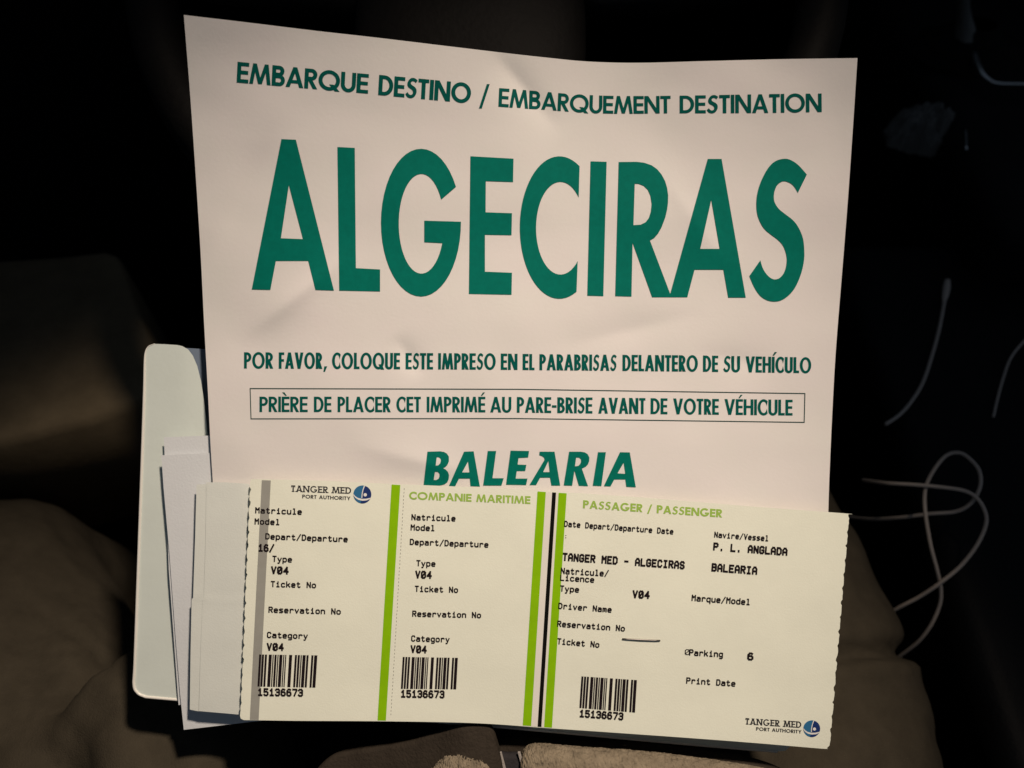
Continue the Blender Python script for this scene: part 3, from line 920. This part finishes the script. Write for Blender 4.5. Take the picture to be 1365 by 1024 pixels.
z1 = lambda X, Y: (320 + X * .29304, 160 + Y * .29304)
z2 = lambda X, Y: (690 + X * .29304, 180 + Y * .29304)
pr = Print(Dnotice, .00022, 6)
T = lambda f, l: [f(*p) for p in l]
pr.poly(T(z1, [(188,87),(254,90),(427,776),(343,773),(310,641),(163,641),(138,773),(53,771)]), T(z1, [(222,297),(286,542),(186,538)]))
pr.poly(T(z1, [(443,123),(522,127),(527,674),(637,680),(637,780),(451,776)]))
def earc(cx, cy, rx, ry, p, q, ccw_long=True, n=44):
    a0 = math.atan2((p[1] - cy) / ry, (p[0] - cx) / rx); a1 = math.atan2((q[1] - cy) / ry, (q[0] - cx) / rx)
    if ccw_long:
        while a1 > a0: a1 -= 2 * math.pi
    else:
        while a1 < a0: a1 += 2 * math.pi
    return [(cx + rx * math.cos(a0 + (a1 - a0) * i / n), cy + ry * math.sin(a0 + (a1 - a0) * i / n)) for i in range(n + 1)]
G = earc(823, 467, 182, 336, (988, 298), (1004, 463)) + [(838, 458), (838, 556), (920, 560)] + earc(825, 472, 103, 227, (920, 560), (923, 352), False)
pr.poly(T(z1, G))
pr.poly(T(z1, [(1048,165),(1244,176),(1242,282),(1118,278),(1117,420),(1237,424),(1235,524),(1114,522),(1114,690),(1237,695),(1235,795),(1041,791)]))
Cc = [(282, 140)] + earc(190, 421, 180, 324, (282, 140), (268, 712)) + earc(195, 424, 111, 211, (273, 573), (280, 280), False)
pr.poly(T(z2, Cc))
pr.poly(T(z2, [(332,120),(405,122),(390,733),(317,731)]))
pr.add([[T(z2, [(460,123),(540,122),(575,126),(610,138),(635,156),(655,180),(671,210),(680,240),(685,275),(684,310),(680,340),(672,375),(655,420),(640,447),(622,468),(602,480),(700,738),(612,738),(523,490),(518,735),(444,733)]), T(z2, [(533,222),(550,222),(573,231),(592,249),(604,276),(610,315),(606,350),(597,378),(582,397),(560,408),(527,410)])],
        [T(z2, [(865,109),(928,109),(1038,740),(958,740),(936,613),(805,613),(772,738),(690,738)]), T(z2, [(881,295),(919,518),(831,518)])]])
i0 = S_RAW.index((1104, 570))
pr.poly(T(z2, smooth_part(S_RAW[:i0 + 1]) + smooth_part(S_RAW[i0 + 1:])))
pr.build('headline_lettering', M['ink_green'], notice)

pr = Print(Dnotice, .00016, 10)
k = .26374
a3 = lambda l: [(300 + x * k, 70 + y * k) for x, y in l]
sans_word(pr, 'EMBARQUE', a3([(62, 152), (720, 208)]), a3([(57, 47), (722, 110)]), 315.3, 490.5, .20, .18, .04)
sans_word(pr, 'DESTINO', a3([(775, 215), (1240, 258)]), a3([(772, 113), (1240, 157)]), 504, 627.2, .20, .18, .04)
pr.poly(a3([(1283, 283), (1298, 283), (1338, 160), (1323, 160)]))
k4 = .337
a4 = lambda l: [(650 + x * k4, 90 + y * k4) for x, y in l]
B4 = a4([(42,155),(120,161),(235,168),(320,175),(420,181),(530,183.5),(620,182.5),(722,181),(850,181),(960,180.5),(1090,180),(1200,178),(1318,176)])
T4 = a4([(48,82),(105,86),(175,92),(235,97),(285,102),(350,107),(420,110),(470,112),(540,113),(640,113),(725,112),(870,110),(960,108),(1080,106),(1200,104),(1325,103)])
sans_word(pr, 'EMBARQUEMENT', B4, T4, 664.3, 894, .19, .17, .04)
sans_word(pr, 'DESTINATION', B4, T4, 906, 1095.5, .19, .17, .05)
pr.build('title_lettering', M['ink_dark'], notice)

pr = Print(Dnotice, .00016, 10)
B5 = [(325, 491.3), (660, 493), (720, 493.6), (930, 495.6), (1081, 497.6)]
T5 = [(325, 469.6), (660, 471.2), (720, 472.2), (930, 473.8), (1081, 476.6)]
for tx, x0, x1 in [('POR', 325.2, 364.2), ('FAVOR', 371.5, 429.7), ('COLOQUE', 442.5, 533.3), ('ESTE', 540.6, 577.3), ('IMPRESO', 584, 660.8), ('EN', 667.5, 689.8), ('EL', 696.6, 712.5), ('PARABRISAS', 719, 822), ('DELANTERO', 829.7, 930.3), ('DE', 937, 957.3), ('SU', 964, 986.5), ('VEH\u00cdCULO', 994, 1081.4)]:
    sans_word(pr, tx, B5, T5, x0, x1, .178, .155, .045)
sans_word(pr, ',', B5, T5, 431, 436, .2, .15, 0)
B6 = [(345, 549.3), (650, 549.8), (760, 551), (1056, 554)]
T6 = [(345, 528.8), (650, 529), (790, 530), (1056, 533)]
for tx, x0, x1 in [('PRI\u00c8RE', 345.8, 410.2), ('DE', 418.4, 441.9), ('PLACER', 450, 521), ('CET', 528.3, 561), ('IMPRIM\u00c9', 568.8, 647), ('AU', 653.4, 681.6), ('PARE-BRISE', 688.9, 789.7), ('AVANT', 797.5, 860.3), ('DE', 867.2, 889.7), ('VOTRE', 897.3, 958.2), ('V\u00c9HICULE', 965.7, 1056.5)]:
    sans_word(pr, tx, B6, T6, x0, x1, .178, .155, .045)
pr.build('instruction_lettering', M['ink_dark'], notice)
pr = Print(Dnotice, .00016, 10)
def stroke_px(pr, pts, w):
    for a, b in zip(pts, pts[1:]):
        a, b = Vector(a), Vector(b)
        t = (b - a).normalized() * w / 2
        s = Vector((-t.y, t.x))
        n = max(1, int((b - a).length / 8))
        top = [tuple(a.lerp(b, i / n) + s + t * (-1 if i == 0 else 1 if i == n else 0)) for i in range(n + 1)]
        bt = [tuple(a.lerp(b, i / n) - s + t * (-1 if i == 0 else 1 if i == n else 0)) for i in range(n, -1, -1)]
        pr.poly(top + bt)
bx = [(333.4, 518), (690, 519), (1073, 524.7), (1072, 563.1), (690, 558), (334.6, 558.4), (333.4, 518)]
stroke_px(pr, bx, 1.25)
pr.build('printed_border', M['ink_line'], notice)
pr = Print(Dnotice, .00022, 6)
z7 = lambda X, Y: (540 + X * .23443, 590 + Y * .23443)
pr.poly(T(z7, [(127,52),(200,50),(222,54),(238,63),(249,80),(249,108),(240,128),(228,140),(215,146),(230,153),(243,166),(250,185),(248,208),(240,226),(222,239),(190,246),(105,243)]),
        T(z7, [(180,83),(193,84),(202,92),(204,102),(200,118),(188,130),(174,131)]), T(z7, [(170,166),(186,167),(196,178),(196,192),(190,206),(178,213),(163,213)]))
pr.poly(T(z7, [(335,52),(390,50),(425,250),(372,248),(368,205),(307,205),(284,250),(248,250)]), T(z7, [(358,108),(366,170),(324,170)]))
pr.poly(T(z7, [(470,48),(518,48),(497,203),(561,203),(548,245),(444,245)]))
pr.poly(T(z7, [(600,46),(705,48),(700,85),(645,88),(640,125),(690,127),(683,162),(635,162),(629,205),(696,205),(688,242),(574,240)]))
pr.poly(T(z7, [(765,52),(850,52),(882,245),(832,245),(824,200),(768,200),(745,242),(707,242),(793,98),(790,86),(780,78),(763,72)]), T(z7, [(815,105),(822,168),(785,168)]))
pr.poly(T(z7, [(933,52),(1000,52),(1022,56),(1038,66),(1048,85),(1047,106),(1040,124),(1028,137),(1005,148),(1040,248),(988,246),(963,160),(950,246),(902,244)]), T(z7, [(973,85),(990,86),(1000,95),(1001,108),(996,122),(984,133),(966,135)]))
pr.poly(T(z7, [(1097,55),(1142,55),(1116,248),(1067,246)]))
pr.poly(T(z7, [(1222,55),(1278,56),(1312,255),(1258,252),(1252,210),(1190,210),(1168,250),(1130,248)]), T(z7, [(1243,115),(1252,178),(1208,175)]))
pr.build('company_lettering', M['ink_green'], notice)

# ------------------------------------------------------------------ ticket stubs and the ticket
st2 = sheet('ticket_stub', [(262, 646), (275, 645.5), (340, 650), (345, 940), (330, 951), (268, 949), (253, 946), (254, 870), (255.5, 799), (257.4, 797), (260, 720)], Dstub2, .00025, M['stub'])
tag(st2, 'pale blank card stub, the outer one of two at the left end of the ticket', 'ticket stub', group='blank ticket stubs')
perf = lambda ys, x, amp, ph: x
def perforated(p0, p1, period, amp, bow=0.0):
    """edge torn along a perforation, from p0 to p1"""
    a, b = Vector(p0), Vector(p1)
    L = (b - a).length
    t = (b - a) / L
    s = Vector((-t.y, t.x))
    out = []
    d = 0.0
    i = 0
    while d < L:
        q = (d / period) % 1.0
        k = int(d / period)
        o = amp * ((.55 + .6 * ((k * 37 % 11) / 11)) if q < .16 + .12 * ((k * 53 % 7) / 7) else -.35) + random.uniform(-.3, .3) * amp * .8
        out.append(tuple(a + t * d + s * (o + bow * math.sin(math.pi * d / L))))
        d += period / 6.0 * random.uniform(.7, 1.3)
    return out
st1 = sheet('ticket_stub', [(275, 643), (300, 643), (331, 645)] + perforated((333, 646), (321, 951), 19, 1.2) + [(322, 953), (300, 951), (265, 948), (267, 880), (270, 800), (271.6, 797), (274, 720)], Dstub, .0003, M['stub'])
tag(st1, 'pale blank card stub tucked directly under the ticket, with a torn edge', 'ticket stub', group='blank ticket stubs')

top = [(335, 638.5), (430, 641), (520, 645), (640, 650), (740, 655.5), (860, 663.5), (1000, 675), (1126, 684.4), (1131, 685.6)]
bot = [(1102, 997.5), (1095, 998), (1000, 990), (900, 982.5), (800, 975.5), (720, 970), (660, 965.5), (600, 963), (500, 961.5), (400, 961), (325, 960)]
ol = [(v.x, v.y) for v in spline([Vector((x, y, 0)) for x, y in top], 5)]
ol += perforated((1131.6, 688), (1106.5, 988), 19, 1.3)
ol += [(1106.3, 990), (1105.6, 994)]
ol += [(v.x, v.y) for v in spline([Vector((x, y, 0)) for x, y in bot], 5)]
ol += perforated((320.5, 958), (334, 642), 19, 1.25)
ticket = sheet('ferry_ticket', ol, Dticket, .0004, M['ticket'], None, 9)
tag(ticket, 'long cream ferry ticket with lime stripes and three barcodes', 'ticket')

def stripe(name, quad, m, off=.00010, parent=None):
    p = Print(Dticket, off, 14)
    a, b, c, d = (Vector(q) for q in quad)
    n = 24
    p.poly([tuple(a.lerp(d, i / n)) for i in range(n + 1)] + [tuple(b.lerp(c, i / n)) for i in range(n, -1, -1)])
    return p.build(name, m, ticket)
stripe('grey_stripe', [(349, 640.2), (361, 640.6), (344.8, 959.8), (333, 959.5)], M['grey_ink'])
stripe('green_stripe', [(522, 646), (533.6, 646.6), (514.4, 960.8), (503.2, 960.5)], M['lime'])
stripe('green_stripe', [(716.5, 655.2), (727.6, 655.9), (708, 968), (696.8, 967.2)], M['lime'])
stripe('white_stripe', [(727.6, 655.9), (736, 656.4), (716.5, 968.8), (708, 968)], M['white_ink'])
stripe('black_stripe', [(736, 656.4), (741.3, 656.7), (721.7, 969.4), (716.5, 968.8)], M['black_ink'])
stripe('white_stripe', [(741.3, 656.7), (744.6, 657), (725.2, 969.6), (721.7, 969.4)], M['white_ink'])
stripe('green_stripe', [(744.6, 657), (755.4, 657.7), (735.8, 970.2), (725.2, 969.6)], M['lime'])

pr = Print(Dticket, .0001, 20)
for i in range(64):
    q = i / 64
    x = 538.5 - 18 * q + random.uniform(-.2, .2); y = 651 + 305 * q
    pr.poly([(x, y), (x + .8, y), (x + .7, y + 2.2), (x - .1, y + 2.2)])
pr.build('perforation_line', M['grey_ink'], ticket)

pr = Print(Dticket, .0002, None)
LINES = [
 ('Matricule', (340.3, 684.1), (402.1, 686.2), 7.2), ('Model', (339.5, 699), (372.8, 700), 7.2), ('Depart/Departure', (353.7, 718.8), (463.3, 722.8), 7.2),
 ('Type', (363, 748.8), (389, 749.8), 7.2), ('Ticket No', (361, 782.5), (421, 784), 7.2), ('Reservation No', (358, 816.7), (454, 819.2), 7.2), ('Category', (356, 850.3), (410, 851.8), 7.2),
 ('Natricule', (548.6, 693.3), (607, 695), 7.2), ('Model', (547.5, 707), (579.5, 708), 7.2), ('Depart/Departure', (546.4, 726.2), (650.8, 730), 7.2), ('Type', (555, 754.6), (580.2, 755.4), 7.2),
 ('Ticket No', (553, 788.8), (610.3, 790.3), 7.2), ('Reservation No', (549.7, 822), (641, 824), 7.2), ('Category', (548.3, 855), (599, 856.4), 7.2),
 ('Date Depart/Departure Date', (752, 702), (897.3, 712.4), 7), ('Natricule/', (747.5, 765), (811, 768.6), 7.5), ('Licence', (746.7, 774), (791.8, 776.8), 7.3), ('Type', (746.4, 788.4), (771.6, 790), 7.3),
 ('Driver Name', (744.2, 811.6), (815, 816.7), 7.3), ('Reservation No', (742.7, 835.4), (832.6, 841.8), 7.3), ('Ticket No', (742.7, 858.7), (798.5, 863.5), 7.3),
 ('Navire/Vessel', (952.2, 716.4), (1024.3, 721.6), 7), ('Marque/Model', (922, 801), (999.7, 806.8), 7.5), ('Parking', (918.9, 873.8), (963.4, 876.3), 7.5), ('Print Date', (914.8, 911.2), (980, 915.3), 7.4),
]
for tx, a, b, h in LINES:
    pr = Print(Dticket, .0002, None)
    mono_line(pr, tx, a, b, h * 1.08, 1.5)
    if tx == 'Parking':
        mono_line(pr, '0', (912.7, 873.0), (919.4, 873.4), 7.6, .9)
    pr.build('printed_line', M['ink_black'], ticket)
pr = Print(Dticket, .0002, None)
mono_line(pr, ':', (751.2, 718), (757, 718.3), 8, .8)
pr.build('printed_mark', M['ink_black'], ticket)
for tx, a, b, h in [('16/', (344.4, 735), (365, 735.6), 8.8), ('V04', (361.5, 764.8), (384.2, 765.6), 9), ('V04', (355.8, 867), (377.7, 867.6), 9), ('15136673', (343.8, 927.4), (403.4, 928.4), 9),
    ('V04', (553.8, 770.6), (575, 771.4), 9), ('V04', (547.5, 870), (568.3, 870.8), 9), ('15136673', (534.5, 929.6), (592, 930.6), 9),
    ('TANGER MED - ALGECIRAS', (750, 747.2), (912, 758.6), 9.3), ('V04', (843.4, 796.9), (865.4, 798.2), 9.2), ('15136673', (772.5, 955.8), (830.2, 960), 9),
    ('P. L. ANGLADA', (951, 733.4), (1049, 740.6), 9.2), ('BALEARIA', (948.7, 761.2), (1008.7, 766), 9.4), ('6', (996.5, 879.7), (1003.6, 880.2), 9)]:
    pr = Print(Dticket, .0002, None)
    mono_line(pr, tx, a, b, h * 1.06, 1.85)
    pr.build('bold_printed_line', M['ink_black'], ticket)
for q in [((345.6, 872.5), (423, 873.7), (343.3, 915.2), (420.3, 916.7)), ((537, 875.8), (610.3, 877), (534.5, 918.2), (608, 919)), ((775.3, 901.7), (849, 906.7), (772.5, 943.8), (846.4, 950))]:
    pr = Print(Dticket, .0002, None)
    barcode(pr, *q)
    pr.build('barcode', M['ink_black'], ticket)
pr = Print(Dticket, .00012, 30)
ln = lambda a, b: [a, b]
def straight(pr, tx, a, b, h, **kw):
    sans_word(pr, tx, [a, b], [(a[0], a[1] - h), (b[0], b[1] - h)], a[0], b[0], **kw)
straight(pr, 'COMPANIE MARITIME', (545.3, 665.8), (707, 672), 10.4, sx=.245, sy=.215, gap=.085)
pr.build('heading', M['lime_pale'], ticket)
pr = Print(Dticket, .00012, 30)
straight(pr, 'PASSAGER / PASSENGER', (777, 677.6), (962.5, 690), 10.8, sx=.245, sy=.215, gap=.085)
pr.build('heading', M['lime_pale'], ticket)
pr = Print(Dticket, .00012, None)
straight(pr, 'TANGER MED', (388, 655.6), (468, 658.4), 8.6, sx=.2, sy=.17, gap=.14, slab=True)
straight(pr, 'PORT AUTHORITY', (402.8, 664.3), (467, 667), 4.9, sx=.24, sy=.2, gap=.12)
pr.build('logo_lettering', M['ink_logo'], ticket)
pr = Print(Dticket, .00012, None)
straight(pr, 'TANGER MED', (993.5, 965.8), (1068, 970.6), 8.6, sx=.2, sy=.17, gap=.14, slab=True)
straight(pr, 'PORT AUTHORITY', (1007.8, 974), (1068.3, 978), 4.7, sx=.24, sy=.2, gap=.12)
pr.build('logo_lettering', M['ink_logo'], ticket)
for (cx, cy, r) in ((483, 659.2, 12.0), (1082.1, 971.5, 11.2)):
    pr = Print(Dticket, .00012, None)
    pr.poly([(cx + r * math.cos(a * math.pi / 24), cy + r * math.sin(a * math.pi / 24)) for a in range(48)])
    em = pr.build('emblem', M['blue'], ticket)
    pr = Print(Dticket, .00018, None)          # dark half of the globe
    pr.poly([(cx + r * x, cy + r * y) for x, y in [(.22, -.97)] + [(math.cos(math.radians(a)), math.sin(math.radians(a))) for a in range(-70, 100, 8)] + [(-.2, .97), (-.02, .5), (-.05, 0), (.02, -.5)]])
    pr.build('dark_half', M['navy'], em)
    pr = Print(Dticket, .00024, None)          # white sweep, mast line and dot
    pr.poly([(cx + r * x, cy + r * y) for x, y in [(-.98, -.05), (-.8, .18), (-.5, .38), (-.1, .48), (.4, .48), (.98, .36), (.95, .46), (.5, .66), (0, .70), (-.45, .60), (-.8, .36), (-1.0, .10)]])
    pr.poly([(cx + r * x, cy + r * y) for x, y in [(.30, -.95), (.12, -.5), (.02, 0), (.0, .40), (-.10, .40), (-.08, 0), (.02, -.5), (.18, -.97)]])
    pr.poly([(cx + r * (.32 + .19 * math.cos(a)), cy + r * (.04 + .19 * math.sin(a))) for a in [i * math.pi / 6 for i in range(12)]])
    pr.build('white_sweep', M['swoosh'], em)
# staple
V, Fc = tube([at(x, y, Dticket(x, y) + o) for x, y, o in [(829.6, 851.4, .0008), (830, 851.7, -.0004), (836, 852, -.0006), (855, 853, -.0007), (874, 853.8, -.0006), (879.4, 854, -.0004), (879.8, 854.2, .0008)]], .00038, 8)
make('staple', V, Fc, M['steel'], ticket)
